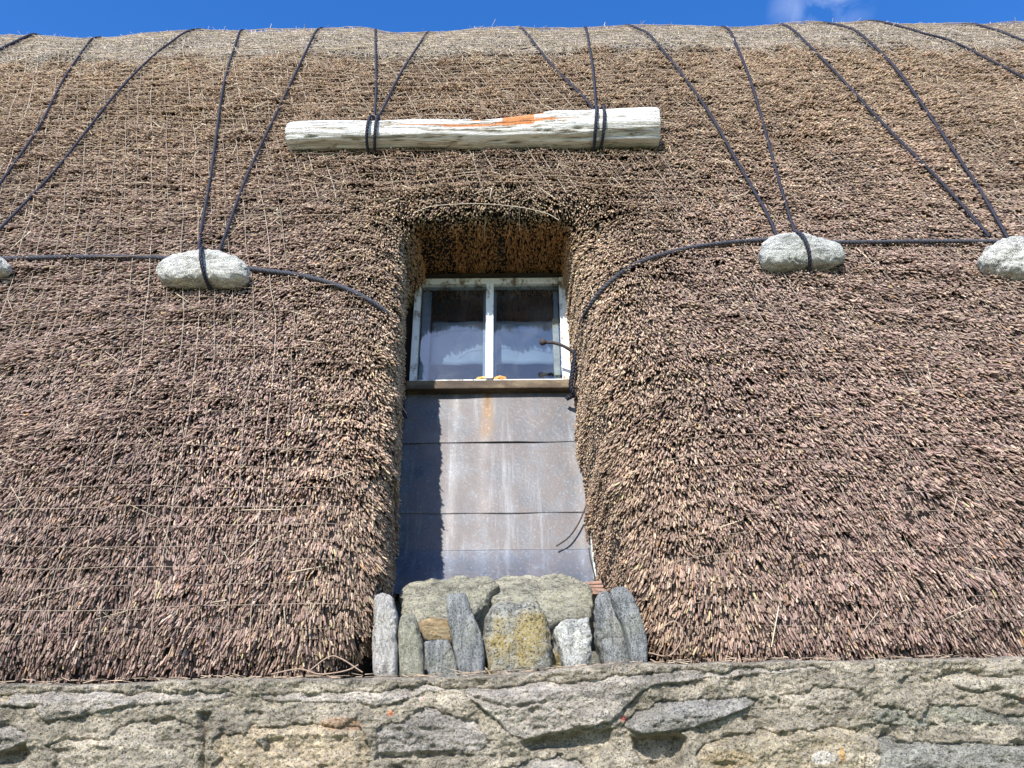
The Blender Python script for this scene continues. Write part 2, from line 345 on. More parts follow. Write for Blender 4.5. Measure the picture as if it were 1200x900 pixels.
# loose pale straws lying on the roof
NL = 6500
lp, lnrm, lx, lt = tri_sample(NL, lambda c, x, t: wf(c, x, t)*np.where(t > T_CAP-.3, 5, np.where(t > 2.2, 1.6, .5))*np.where(opening(x, t)[0] < .05, .0, 1)*np.where((x < .3), 1.4, .7))
if (lnrm@np.array([0, -1., .3])).mean() < 0: lnrm = -lnrm
ld = np.stack([rng.standard_normal(NL)*.9, rng.standard_normal(NL)*.35-.3, rng.standard_normal(NL)*.5-.5], 1); ld -= (ld*lnrm).sum(1)[:, None]*lnrm
ld /= np.linalg.norm(ld, axis=1)[:, None]; ll = rng.uniform(.04, .16, NL)
Vs, Fs, Cs = stems(lp+lnrm*rng.uniform(.012, .026, NL)[:, None], ld, ll, rng.uniform(.0012, .0024, NL), np.array([.55, .46, .33])*(1+.2*rng.standard_normal(NL))[:, None], bend=lnrm*-.004)
o = mesh_np('loose_straw', Vs, Fs, M['stem'], col=np.clip(Cs, .05, .9)); parent_keep(o, roof); tag(o, kind='stuff')
# wisps standing on the ridge line
# ------------------------------------------------------------------ netting
Vn, Fn, Cn = [], [], []; nb = 0
CELL = .076
def add_net(P, r, c):
    global nb
    v, f = tube(P, r, 3); Vn.append(v); Fn.append(f+nb); nb += len(v); Cn.append(np.tile(c, (len(v), 1)))
def net_lift(x, t):
    return (.021+.006*noise(x/.3, t/.3, 0, 61)+.004*sstep(3, 2, t))-.010*sstep(.1, .9, x)*sstep(4.6, 3.6, t)+.004*noise(x/.05, t/.05, 0, 62)
k0 = int(4.8/CELL)
for k in range(-k0, k0+1):
    x0 = k*CELL; tlo = .08
    if -1.0 < x0 < .8: tlo = T_B+.13
    tlo = tlo if -1.0 < x0 < .8 else .08
    t = np.arange(tlo, 5.9, .02); x = x0-.10*(t-3)-.24*np.where(t > 1, (t-1)-1.0*(1-np.exp(-(t-1)/1.0)), 0)+.010*noise(k*3.3, t/.25, 0, 63)+.03*noise(k*.35, t/1.1, 0, 64)-.05*np.exp(-((x0+.7)/.3)**2)*0
    P = surf(x, t, net_lift(x, t), False)
    add_net(P, np.interp(t, [0, 2, 4.5], [.0010, .0015, .0021])*rng.uniform(.75, 1.2), np.array([.42, .335, .255])*rng.uniform(.7, 1.2))
for k in range(int(5.9/CELL)):
    t0 = .10+k*CELL
    segs = [(-4.6, 4.6)] if t0 > T_B+.13 else [(-4.6, -.56), (.56, 4.6)]
    for a, b in segs:
        x = np.arange(a, b, .02); t = t0+.008*noise(x/.25, k*5.1, 0, 65)+.03*noise(x/1.3, k*.3, 0, 66)
        P = surf(x, t, net_lift(x, t)+.009, False); add_net(P, np.interp(t0, [0, 2, 4.5], [.0010, .0017, .0025])*rng.uniform(.75, 1.2), np.array([.42, .335, .255])*rng.uniform(.7, 1.2))
net = mesh_np('netting', np.vstack(Vn), np.vstack(Fn), M['net'], col=np.vstack(Cn)); tag(net, 'pale square-mesh twine netting stretched over the whole thatch', 'netting')
# ------------------------------------------------------------------ ropes
def roof_path(pts, lift, over=False, n=10):
    a = spline(np.array(pts, float), n); x, t = solve(a[:, 0], a[:, 1], lift)
    if over:                                      # pts start at the skyline: carry the rope on over the ridge
        k = np.where(t < T_SIL-.10)[0][0]; x, t = x[k:], t[k:]; j = np.where(t < t[0]-.30)[0][:1]; j = j[0] if len(j) else len(t)-1
        tt = np.linspace(5.95, t[0], 24)[:-1]; sl = np.clip((x[0]-x[j])/(t[0]-t[j]), -.35, .35)
        x = np.r_[x[0]+sl*(tt-t[0]), x]; t = np.r_[tt, t]
        # smooth the crown
    P = surf(x, t, lift, False)
    for _ in range(3):
        Q = P.copy(); Q[1:-1] = (P[:-2]+2*P[1:-1]+P[2:])/4; P = Q
    return P
GR = 'ropes running down from the ridge'
anch = {}
def rope(pts, label, r=.0074, over=True, matn='rope', lift=.034, grp=GR, name='rope'):
    P = roof_path(pts, lift, over); o = rope_obj(name, P, r, M[matn]); tag(o, label, 'rope', grp); return o
rope([(36, 41), (0, 58), (-50, 84)], 'short dark rope crossing the top left corner of the roof', r=.012)
rope([(110, 41), (75, 92), (45, 150), (0, 215), (-60, 300)], 'dark rope running steeply off the left edge, second from the left at the ridge')
rope([(212, 41), (180, 65), (140, 105), (100, 155), (60, 205), (0, 268), (-38, 306)], 'long slanting dark rope meeting the left edge just above the anchor stone there')
r_a = rope([(280, 40), (262, 100), (248, 200), (236, 268), (233, 297)], 'nearly upright dark rope ending at the smooth pale oval stone, left of its pair', r=.0078)
rope([(368, 41), (330, 120), (290, 205), (266, 270), (256, 297)], 'slanting dark rope ending at the smooth pale oval stone, right of its pair')
r_b = rope([(440, 42), (441, 100), (439, 135), (438, 146)], 'upright dark rope tied to the left end of the white log', r=.0078)
rope([(500, 39), (470, 85), (450, 125), (439, 144)], 'slanting dark rope reaching the white log beside the upright one near its left end')
rope([(617, 39), (650, 80), (690, 120), (700, 140)], 'slanting dark rope reaching the right part of the white log from the upper left')
r_c = rope([(688, 39), (695, 80), (699, 130), (701, 138)], 'upright dark rope tied round the thick right end of the white log', r=.0084)
rope([(762, 41), (790, 75), (830, 130), (870, 200), (900, 252), (912, 281)], 'slanting dark rope ending at the left end of the grey striped stone', r=.0078)
r_d = rope([(857, 39), (880, 95), (900, 165), (920, 235), (933, 276)], 'steep dark rope that passes over the grey striped stone', r=.0078)
rope([(932, 37), (975, 80), (1040, 150), (1100, 210), (1160, 277)], 'long slanting dark rope ending left of the white speckled stone at the right edge', r=.0078)
rope([(1008, 39), (1050, 80), (1100, 150), (1150, 225), (1182, 280)], 'slanting dark rope ending on top of the white speckled stone at the right edge', r=.0084)
rope([(1080, 39), (1115, 48), (1160, 70), (1225, 104)], 'flat slanting dark rope leaving the right edge below the corner rope', r=.0084)
rope([(1160, 34), (1200, 48), (1260, 72)], 'short dark rope crossing the top right corner of the roof', r=.0084)
HG = 'ropes running along the roof'
o = rope([(-60, 305), (0, 303), (100, 301), (190, 302), (240, 308), (300, 316), (350, 322), (400, 336), (432, 351), (455, 368)], 'thick grey twisted rope running along the roof left of the window', r=.0108, over=False, matn='rope_grey', lift=.028, grp=HG)
o = rope([(677, 400), (680, 380), (692, 357), (710, 335), (740, 312), (780, 297), (830, 287), (900, 281), (970, 284), (1080, 283), (1165, 283), (1200, 284), (1300, 286)], 'thick grey twisted rope curving from the recess right of the window along the roof', r=.0104, over=False, matn='rope_grey', lift=.028, grp=HG)
# ------------------------------------------------------------------ stones from outlines
def poly_r(poly, ang):                            # radius of polygon boundary from its centroid in direction ang
    P = np.asarray(poly, float); c = P.mean(0); Q = np.roll(P, -1, 0); out = np.zeros_like(ang)
    for k, a in enumerate(ang):
        d = np.array([math.cos(a), math.sin(a)]); best = 0
        for p1, p2 in zip(P-c, Q-c):
            e = p2-p1; den = d[0]*e[1]-d[1]*e[0]
            if abs(den) < 1e-12: continue
            s = (p1[0]*e[1]-p1[1]*e[0])/den; u = (p1[0]*d[1]-p1[1]*d[0])/den
            if s > 0 and -1e-6 <= u <= 1+1e-6: best = max(best, s)
        out[k] = best
    return c, out
def stone(name, poly, Y, thick, m, label, cat='stone', group=None, lean=0., ex=3.0, rough=.012, smooth_it=3, seed=0, strata=0.0, flatf=.75, nu=130, nr=44, sharp=True):
    """outline in picture coordinates -> a closed boulder standing at distance Y; lean = how far it tips back"""
    poly = np.array(poly, float); pc = poly.mean(0); C = unproj(pc[0], pc[1], Y=Y)
    ex_ = np.array([1., 0, 0]); up = np.array([0, math.sin(lean), math.cos(lean)]); fw = np.array([0, -math.cos(lean), math.sin(lean)])
    # unproject outline to the leaning plane
    v = CF*FPX+(poly[:, 0]-600)[:, None]*CR+(450-poly[:, 1])[:, None]*CU; cc = C-np.array([0, 0, CAMZ]); s = (cc@fw)/(v@fw); W = v*s[:, None]-cc
    L2 = np.stack([W@ex_, W@up], 1)
    ang = np.linspace(0, 2*np.pi, nu, endpoint=False); c2, rr = poly_r(L2, ang); rr = rr*(.965 if name == 'packing_stone' else 1.)*(1+.012*noise(ang*3, seed*1.7, 0, 5)+.015*noise(ang*8, seed*1.7, 0, 6))
    for _ in range(smooth_it): rr = (np.roll(rr, 1)+2*rr+np.roll(rr, -1))/4
    th = np.linspace(0, np.pi, nr); Vt = []
    for q in th:                                   # superellipsoid-like sweep: th=0 front, pi back
        cs, sn = math.cos(q), math.sin(q); rad = abs(sn)**(2/ex*flatf); dep = math.copysign(abs(cs)**(2/ex), cs)
        a = rr*rad; Vt.append(np.stack([c2[0]+np.cos(ang)*a, c2[1]+np.sin(ang)*a, np.full(nu, dep*thick/2)], 1))
    Vt = np.array(Vt); sh = Vt.shape; Vl = Vt.reshape(-1, 3)
    s1 = 18.; n1 = fbm(Vl[:, 0]*s1, Vl[:, 1]*s1, Vl[:, 2]*s1, seed, 4)*.7+.9*(.5-np.abs(fbm(Vl[:, 0]*14, Vl[:, 1]*14, Vl[:, 2]*14, seed+9, 3))); n2 = fbm(Vl[:, 0]*70, Vl[:, 1]*70, Vl[:, 2]*70, seed+3, 2)
    st = np.round((Vl[:, 1]*3+Vl[:, 0])*22+1.5*n1)/22 if strata else 0
    dirv = Vl/np.linalg.norm(Vl+1e-9, axis=1)[:, None]*np.array([.7, .6, 1.])
    tq = fbm(Vl[:, 0]*9+Vl[:, 1]*4, Vl[:, 1]*9, Vl[:, 2]*9, seed+21, 3)*3; tf = np.floor(tq); amp = (n1*rough*1.3+n2*rough*.6)+rough*.9*((tf+sstep(.35, .65, tq-tf))/3); 
    if strata: amp = amp+strata*np.sin((Vl[:, 1]*.35+Vl[:, 0])*180+3*n1)
    Vl = Vl+dirv*amp[:, None]
    # weld the poles
    A = Vl.reshape(sh); A[0] = A[0].mean(0); A[-1] = A[-1].mean(0)
    Wd = A.reshape(-1, 3); Wd = Wd[:, [0]]*ex_+Wd[:, [1]]*up+Wd[:, [2]]*fw
    o = mesh_np(name, Wd, grid_faces(nr, nu, True), m); o.location = tuple(C); tag(o, label, cat, group); return o
pale = stone_mat('pale_stone', gain=1.2, cols= [(.50, .49, .45), (.74, .73, .69), (.88, .87, .84)], moss=(.34, .36, .24), moss_amt=.35, scale=14, stretch=(.5, 1, 2.6), spk=.22, white=(.8, .8, .78))
striped = stone_mat('striped_stone', gain=1.2, cols= [(.30, .31, .29), (.55, .56, .53), (.75, .75, .72)], moss=(.34, .36, .28), moss_amt=.3, scale=9, stretch=(.5, 1, 3.2), spk=.3)
speck = stone_mat('speckled_stone', gain=1.2, cols= [(.48, .47, .43), (.72, .71, .67), (.88, .87, .84)], moss=(.3, .3, .22), moss_amt=.3, scale=16, spk=.75)
def anchor(poly, thick, m, label, seed, strata=0., ex=2.4):
    P = np.array(poly, float); c = P.mean(0); P[:, 1] = c[1]+(P[:, 1]-c[1])*.90; poly = P; thick *= .8; x, t = solve([c[0]], [c[1]+6]); Sp = surf(x, t, .02+thick*.34)[0]
    return stone('anchor_stone', poly, Sp[1], thick, m, label, 'stone', 'stones weighing down the roof ropes', R(8), ex, .009, 2, seed, strata, nu=160), Sp
s1o, S1 = anchor([(185, 322), (188, 311), (203, 302), (232, 297), (262, 297), (284, 305), (294, 318), (290, 330), (270, 335), (240, 337), (210, 337), (190, 332)], .17, pale, 'smooth pale oval stone hanging from the two left ropes beside the window', 3)
s2o, S2 = anchor([(892, 290), (899, 281), (918, 277), (945, 278), (968, 285), (985, 293), (987, 305), (975, 314), (940, 317), (905, 317), (892, 312)], .15, striped, 'grey striped blocky stone hanging from the two ropes right of the window', 5, .0015, 2.8)
s3o, S3 = anchor([(1147, 306), (1152, 294), (1166, 284), (1188, 281), (1212, 283), (1235, 296), (1240, 312), (1222, 328), (1195, 330), (1168, 324), (1152, 316)], .18, speck, 'round white speckled stone cut by the right edge of the picture', 9, 0, 2.6)
s0o, S0 = anchor([(-80, 312), (-68, 300), (-40, 296), (-10, 298), (8, 304), (13, 313), (6, 321), (-20, 326), (-55, 327), (-76, 321)], .15, pale, 'pale stone of which only the tip shows at the left edge', 13)
# ropes looping over the anchor stones
def loop_over(px, depth_c, thick, ytop, ybot, dx, parent, r=.0084):
    a = np.linspace(0, 2*np.pi, 40); C = unproj((px+dx*.5), (ytop+ybot)/2, Y=depth_c[1]); hh = np.linalg.norm(unproj(px, ytop, Y=depth_c[1])-unproj(px, ybot, Y=depth_c[1]))/2+.008
    wx = dx/FPX*depth_c[1]*.55; P = np.stack([C[0]-wx*np.sin(a), C[1]-(thick/2+.012)*np.cos(a), C[2]+hh*np.sin(a)], 1); ob = rope_obj('loop', P, r, M['rope'], None); parent_keep(ob, parent); return ob
loop_over(238, S1, .17, 297, 336, 12, r_a); loop_over(933, S2, .15, 277, 317, 10, r_d)
# ------------------------------------------------------------------ the white log
m, n, b = mat('weathered_driftwood', .8, .25)
g = ntex(n, 42, 8, .72, st=(.07, 1, 1), dist=1.4); r1 = ramp(n, [(.36, (.16, .14, .10)), (.42, (.62, .58, .50)), (.49, (.90, .88, .83))]); n.links.new(g.outputs[0], r1.inputs[0])
va = n.nodes.new('ShaderNodeVertexColor'); va.layer_name = 'Col'; n.links.new(mixc(n, r1.outputs[0], va.outputs[0], 1., 'MULTIPLY'), b.inputs['Base Color'])
g2 = ntex(n, 45, 5, .7, st=(.06, 1, 1), dist=.6); pz = bump(n, b, g.outputs[0], .03, .9); bump(n, b, g2.outputs[0], .008, .8, pz); M['log'] = m
def log_c(px, py, rr):
    x, t = solve([px], [py], 0); return surf(x, t, .030+rr, False)[0]
A0 = log_c(338, 170, .082); A1 = log_c(772, 158, .105)
# place centre line so that it projects on the photographed one
def pin(Pw, px, py):
    return unproj(px, py, Y=Pw[1])
A0 = pin(A0, 338, 161); A1 = pin(A1, 771, 151)
nL, nA = 320, 72; sL = np.linspace(0, 1, nL); ax = A1-A0; Ll = np.linalg.norm(ax); ax /= Ll
b1 = np.cross(ax, [0, 0, 1.]); b1 /= np.linalg.norm(b1); b1 = -b1 if b1[1] > 0 else b1; b2 = np.cross(b1, ax); b2 = b2 if b2[2] > 0 else -b2   # b1 towards camera, b2 up
rl = np.interp(sL, [0, .02, .25, .45, .62, .72, .80, .86, 1], [.078, .083, .083, .084, .096, .108, .106, .104, .108])
al = np.linspace(0, 2*np.pi, nA, endpoint=False); LP = []; LC = []
SLg, ALg = np.meshgrid(sL, al, indexing='ij')
xx = SLg*Ll
groove = noise(ALg*5.2+.5*noise(xx*2.2, ALg*2, 0, 73), xx*1.1, 0, 71); fineg = noise(ALg*17+.8*noise(xx*3, ALg*3, 0, 76), xx*2.6, 0, 72)
ALw = (ALg+np.pi) % (2*np.pi)-np.pi
orange = ((SLg > .40) & (SLg < .80) & (np.abs(ALw-(-.02-.10*noise(xx*2.2, 0, 0, 74))) < .11*np.sin(np.clip((SLg-.40)/.40, 0, 1)*np.pi)**.5)) | ((SLg > .58) & (SLg < .665) & (ALw > -.24) & (ALw < 1.1+.1*noise(xx*20, 0, 0, 3))) | ((SLg > .30) & (SLg <= .55) & (np.abs(ALw-.02) < .06))
orange |= (SLg > .50) & (SLg < .69) & (ALw > .28+.2*noise(xx*9, 0, 0, 5)) & (ALw < 1.4)
ck = np.abs(noise(np.cos(ALg)*3.2+.25*np.sin(xx*3), np.sin(ALg)*3.2, xx*.9, 79)); ck2 = np.abs(noise(np.cos(ALg)*6, np.sin(ALg)*6, xx*1.8, 80)); crack = np.maximum(np.clip(1-ck/.045, 0, 1), .7*np.clip(1-ck2/.07, 0, 1))
rr = .93*rl[:, None]*(1+.07*groove+.045*fineg)-.009*crack-np.where(orange, .006, 0)
endr = np.interp(sL, [0, .004, .012, .988, .997, 1], [.86, .95, 1, 1, .97, .93]); rr = rr*endr[:, None]
cy = .012*np.sin(sL*9)+.006*np.sin(sL*21); Cc = A0+ax*(SLg*Ll)[..., None]+b2*(cy[:, None])[..., None]*.6
PT = Cc+b1*(np.cos(ALg)*rr)[..., None]+b2*(np.sin(ALg)*rr)[..., None]
tint = np.ones((nL, nA, 3)); dk = np.clip(-groove-.25, 0, 1)[..., None]; tint *= 1-.35*dk; tint = tint*(1-crack[..., None]*np.array([.55, .62, .72]))
under = sstep(-.15, -.8, np.sin(ALg))[..., None]*.0
tint = np.where(orange[..., None], np.array([.82, .34, .14])*(1+.25*fineg[..., None]), tint)
lower = ((noise(xx*2.5, ALg*1.5, 0, 78) > .2) & (ALw < -.9) & (ALw > -2) & (SLg > .74))[..., None]; tint = np.where(lower, np.array([.62, .45, .27]), tint)
Vl = PT.reshape(-1, 3); Fl = grid_faces(nL, nA, True)
# end caps as inner rings
def cap_ring(row, flip):
    global Vl, Fl, tint_f
    st0 = row*nA; c = Vl[st0:st0+nA].mean(0); prev = np.arange(st0, st0+nA)
    for q in (.8, .6, .4, .2, .02):
        ring = c+(Vl[st0:st0+nA]-c)*q+ax*(.004*rng.standard_normal()); i = len(Vl); Vl = np.vstack([Vl, ring]); cur = np.arange(i, i+nA)
        f = np.stack([prev, np.roll(prev, -1), np.roll(cur, -1), cur], 1); Fl = np.vstack([Fl, f]); prev = cur
        tint_f = np.vstack([tint_f, np.tile([.72, .68, .58], (nA, 1))])
tint_f = tint.reshape(-1, 3); cap_ring(0, 0); cap_ring(nL-1, 1)
logo = mesh_np('driftwood_log', Vl, Fl, M['log'], col=np.clip(tint_f, 0, 1)); tag(logo, 'white weathered log with an orange bare patch lying across the thatch above the window', 'log')
def lashing(s, parent, n=2, r=.0084):
    for k in range(n):
        sc = s+(k-.5)*.016; c = A0+ax*sc*Ll; rad = np.interp(sc, sL, rl)+.013
        a = np.linspace(0, 2*np.pi, 48); cyv = float(np.interp(sc, sL, cy))*.6
        P = c+b2*cyv+b1*(np.cos(a)*rad)[:, None]+b2*(np.sin(a)*rad)[:, None]+ax*(.012*np.sin(a*1+k))[:, None]
        ob = rope_obj('lashing', P, r, M['rope']); parent_keep(ob, parent)
lashing(.232, r_b, 2, .0082); lashing(.838, r_c, 2, .009)
# ------------------------------------------------------------------ window
WD, WZ, TH, THW = 3.90, CAMZ+1.71, R(14), R(6)
m, n, b = mat('flaking_white_paint', .55, .4)
g = ntex(n, 17, 8, .75, st=(1, 1, .6)); r1 = ramp(n, [(.38, (.16, .10, .06)), (.44, (.45, .42, .36)), (.50, (.78, .78, .76))]); n.links.new(g.outputs[0], r1.inputs[0]); n.links.new(r1.outputs[0], b.inputs['Base Color']); bump(n, b, g.outputs[0], .004); M['paint'] = m
m, n, b = mat('worn_sill_wood', .7, .3)
g = ntex(n, 12, 8, .7, st=(.4, 1, 1)); r1 = ramp(n, [(.3, (.035, .025, .018)), (.52, (.09, .062, .038)), (.72, (.25, .19, .11))]); n.links.new(g.outputs[0], r1.inputs[0]); n.links.new(r1.outputs[0], b.inputs['Base Color']); bump(n, b, g.outputs[0], .004); M['sill'] = m
M['ochre'] = flat_mat('bare_batten', (.50, .42, .28), .7, .35, 30)
M['inner'] = flat_mat('inner_casement', (.28, .33, .38), .6, .2, 20)
M['blind'] = flat_mat('grey_blind', (.30, .33, .36), .9, .12, 4)
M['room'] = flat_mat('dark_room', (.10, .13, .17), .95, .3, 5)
m = bpy.data.materials.new('window_glass'); m.use_nodes = True; n = m.node_tree; n.nodes.clear()
om = n.nodes.new('ShaderNodeOutputMaterial'); tr = n.nodes.new('ShaderNodeBsdfTransparent'); tr.inputs[0].default_value = (.80, .86, .90, 1)
gl = n.nodes.new('ShaderNodeBsdfGlossy'); gl.inputs['Roughness'].default_value = .04; fr = n.nodes.new('ShaderNodeFresnel'); fr.inputs[0].default_value = 1.55
df = n.nodes.new('ShaderNodeBsdfDiffuse'); df.inputs[0].default_value = (.55, .56, .56, 1)
mg = n.nodes.new('ShaderNodeMixShader'); ad = n.nodes.new('ShaderNodeMixShader'); tt = ntex(n, 6, 6, .65, dist=.6); dr = ramp(n, [(.48, (.012,)*3), (.75, (.07,)*3)])
mf = n.nodes.new('ShaderNodeMath'); mf.operation = 'MULTIPLY'; mf.inputs[1].default_value = 1.5
n.links.new(tt.outputs[0], dr.inputs[0]); n.links.new(fr.outputs[0], mf.inputs[0]); n.links.new(mf.outputs[0], mg.inputs[0]); n.links.new(tr.outputs[0], mg.inputs[1]); n.links.new(gl.outputs[0], mg.inputs[2])
n.links.new(dr.outputs[0], ad.inputs[0]); n.links.new(mg.outputs[0], ad.inputs[1]); n.links.new(df.outputs[0], ad.inputs[2]); n.links.new(ad.outputs[0], om.inputs[0])
bw = n.nodes.new('ShaderNodeBump'); bw.inputs['Distance'].default_value = .0008; tw = ntex(n, 5, 2); n.links.new(tw.outputs[0], bw.inputs['Height']); n.links.new(bw.outputs[0], gl.inputs['Normal']); M['glass'] = m
XL, XR, HW = -.515, .297, .684
win = empty('window', (0, WD, WZ), (-THW, 0, 0)); tag(win, 'small old two-pane window with flaking white frame deep in the thatch recess', 'window'); bpy.context.view_layer.update()
fo = PB().box(XL, XL+.034, -.012, .05, .03, HW, .003).box(XR-.042, XR, -.012, .05, .03, HW, .003).box(XL+.034, XR-.042, -.010, .05, HW-.040, HW-.002, .003).box(XL+.034, XR-.042, -.008, .05, .03, .052, .002)
fo.build('frame', M['paint'], win)
PB().box(-.134, -.094, -.020, .04, .052, HW-.042, .004).build('mullion', M['paint'], win)
PB().box(XL-.012, XR+.012, -.045, .06, -.021, .027, .005).build('sill', M['sill'], win)
PB().box(XL-.004, XR+.004, -.030, .05, HW, HW+.016, .003).build('head_trim', M['dark'], win)
for (a, b_) in ((XL+.034, -.134), (-.094, XR-.042)):
    pn = PB().box(a-.004, b_+.004, .016, .020, .050, HW-.038); q = pn.build('pane', M['glass'], win)
PB().box(XL+.040, XL+.085, .045, .075, .055, HW-.05, .003).box(-.150, -.080, .048, .075, .055, HW-.05, .003).box(XR-.072, XR-.047, .05, .075, .055, HW-.05, .003).build('inner_casement', M['inner'], win)
bt_ = PB().box(XR-.083, XR-.050, .024, .044, .055, .44, .003).build('batten', M['ochre'], win)
# grey blind, slightly folded
bxs = np.linspace(XL+.09, XR-.075, 120); bz = np.linspace(.222, .492, 12); BXg, BZg = np.meshgrid(bxs, bz)
BYg = .13+.004*np.sin(BXg*38)+.006*noise(BXg*9, BZg*3, 0, 81)
blind = mesh_np('blind', np.stack([BXg, BYg, BZg], -1).reshape(-1, 3), grid_faces(12, 120), M['blind'], win)
sm = blind.modifiers.new('s', 'SOLIDIFY'); sm.thickness = .004
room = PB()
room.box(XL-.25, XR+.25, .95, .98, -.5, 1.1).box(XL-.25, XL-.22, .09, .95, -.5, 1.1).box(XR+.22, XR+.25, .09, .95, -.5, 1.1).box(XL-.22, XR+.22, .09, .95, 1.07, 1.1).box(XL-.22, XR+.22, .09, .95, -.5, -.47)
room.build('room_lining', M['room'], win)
sr = PB().box(XL-.35, XL+.004, .052, .085, -1.2, 1.1).box(XR-.004, XR+.40, .052, .085, -1.2, 1.1).box(XL+.004, XR-.004, .052, .085, HW-.01, 1.1).box(XL+.004, XR-.004, .055, .085, -1.2, .03)
sr.build('surround', M['dark'], win)
# lichen on the glazing bar foot
for (lx_, lz, rr_, cc_) in ((-.150, .066, .026, (.50, .36, .12)), (-.060, .066, .030, (.62, .30, .10))):
    a = np.linspace(0, np.pi, 9); q = np.linspace(0, 2*np.pi, 16, endpoint=False); VV = np.array([[lx_+rr_*math.sin(i)*math.cos(j)*1.2, .002+.012*math.cos(i)*-1, lz-.008+rr_*.6*math.sin(i)*math.sin(j)] for i in a for j in q])
    VV += .002*rng.standard_normal(VV.shape); mesh_np('lichen', VV, grid_faces(9, 16, True), flat_mat('lichen', cc_, .9, .4, 60), win)
# ------------------------------------------------------------------ metal cladding below the window
m, n, b = mat('weathered_lead', .48, .45); b.inputs['Metallic'].default_value = .12
g = ntex(n, 5, 8, .7); r1 = ramp(n, [(.30, (.052, .053, .062)), (.43, (.088, .090, .098)), (.54, (.112, .096, .092)), (.70, (.150, .145, .146))]); n.links.new(g.outputs[0], r1.inputs[0]); c = r1.outputs[0]
g2 = ntex(n, 13, 7, .75, st=(1, 1, .06)); r2 = ramp(n, [(.56, (0,)*3), (.72, (.55,)*3)]); n.links.new(g2.outputs[0], r2.inputs[0]); c = mixc(n, c, (.29, .30, .31), r2.outputs[0])
g3 = ntex(n, 75, 5, .75); r3 = ramp(n, [(.55, (0,)*3), (.66, (.45,)*3)]); n.links.new(g3.outputs[0], r3.inputs[0]); c = mixc(n, c, (.28, .27, .265), r3.outputs[0])
va = n.nodes.new('ShaderNodeVertexColor'); va.layer_name = 'Col'
c = mixc(n, c, va.outputs[0], 1., 'MULTIPLY')
n.links.new(c, b.inputs['Base Color']); rr2 = ramp(n, [(.3, (.38,)*3), (.7, (.62,)*3)]); n.links.new(g.outputs[0], rr2.inputs[0]); n.links.new(rr2.outputs[0], b.inputs['Roughness'])
pz = bump(n, b, g.outputs[0], .006, .5); bump(n, b, g3.outputs[0], .0015, .5, pz); M['lead'] = m
clad = empty('metal_cladding', (0, WD, WZ), (-TH, 0, 0)); tag(clad, 'grey lapped lead sheets with pale streaks covering the slope below the window', 'cladding'); bpy.context.view_layer.update()
def wl(px, py):                                   # picture -> local (x, z) on the window plane
    fw = np.array([0, -math.cos(TH), math.sin(TH)]); up = np.array([0, math.sin(TH), math.cos(TH)]); v = CF*FPX+CR*(px-600)+CU*(450-py); c0 = np.array([0, WD, WZ-CAMZ])
    Wp = v*((c0@fw)/(v@fw))-c0; return Wp[0], Wp@up
z1, z2, z3, z4 = wl(575, 517)[1], wl(575, 600)[1], wl(575, 645)[1], wl(575, 684)[1]
def sheet(za, zb, x0, x1, yoff, tilt=.003, apron=False, seed=0):
    nx, nz = 150, 60; X = np.linspace(x0, x1, nx); Z = np.linspace(zb, za, nz); Xg, Zg = np.meshgrid(X, Z); u = (Zg-zb)/(za-zb)
    Y = yoff-(1-u)*tilt+.0035*fbm(Xg*3, Zg*3, 0, seed, 3)
    if apron: Y = Y-.05*(1-u)**1.6
    hem = 0; Y = Y-hem
    Zg2 = Zg+.002*noise(Xg*6, 0, 0, seed+5)*(u < .5)
    col = np.ones((nz, nx, 3))
    def streak(cx, wdt, c, k, ztop=1., zlen=1.):
        global_w = k*np.exp(-((Xg-cx-.006*noise(Zg*9, 0, 0, int(cx*999) % 97))/wdt)**2); return global_w
    for cx, wd_, c_, k in ((wl(515, 500)[0]+.10*0+.07, .022, (1.7, 1.75, 1.75), .55), (wl(567, 500)[0], .030, (1.55, 1.55, 1.5), .5), (wl(622, 500)[0], .02, (1.3, 1.3, 1.3), .35), (wl(478, 500)[0], .02, (1.3, 1.5, 1.5), .4), (wl(676, 500)[0], .03, (1.5, 1.55, 1.55), .7)):
        wgt = 1.5*streak(cx, wd_, c_, k)[..., None]*(1+.6*noise(Xg*40, Zg*14, 0, 7))[..., None]; col = col*(1-wgt)+col*np.array(c_)*wgt
    if seed == 1:
        rx = wl(571, 480)[0]; un = np.clip((Zg-zb)/(za-zb), 0, 1)
        wr = (np.exp(-((Xg-rx-.004*noise(Zg*22, 0, 0, 8))/(.024+.010*(1-un)))**4)*sstep(0., .5, un+.15)*(.8+.35*noise(Xg*50, Zg*16, 0, 8)))[..., None]; wr = np.clip(wr, 0, 1)
        col = col*(1-wr)+np.array([1.75, 1.25, .68])*wr
        wr2 = np.clip(np.exp(-((Xg-rx)/.012)**2)*sstep(.55, .8, un)*.8, 0, 1)[..., None]; col = col*(1-wr2)+np.array([1.0, .62, .25])*wr2
    if apron: col = col*np.array([.85, .95, 1.12])
    o = mesh_np('lead_sheet', np.stack([Xg, Y, Zg2], -1).reshape(-1, 3), grid_faces(nz, nx)[:, ::-1], M['lead'], clad, col=np.clip(col.reshape(-1, 3), 0, 2.2))
    s_ = o.modifiers.new('s', 'SOLIDIFY'); s_.thickness = .0025; s_.offset = -1; return o
sheet(-.012, z1, -.60, .40, .0150, seed=1); sheet(z1+.01, z2, -.605, .405, .0165, seed=2); sheet(z2+.01, z3, -.605, .41, .0185, seed=3); sheet(z3+.008, z4-.06, -.61, .405, .0120, .0, True, seed=4)
mm = flat_mat('pale_flashing', (.42, .47, .45), .5, .25, 25)
PB().box(wl(689, 600)[0], wl(700, 600)[0]+.03, -.035, .03, z4, z1+.05, .004).build('side_flashing', mm, clad)
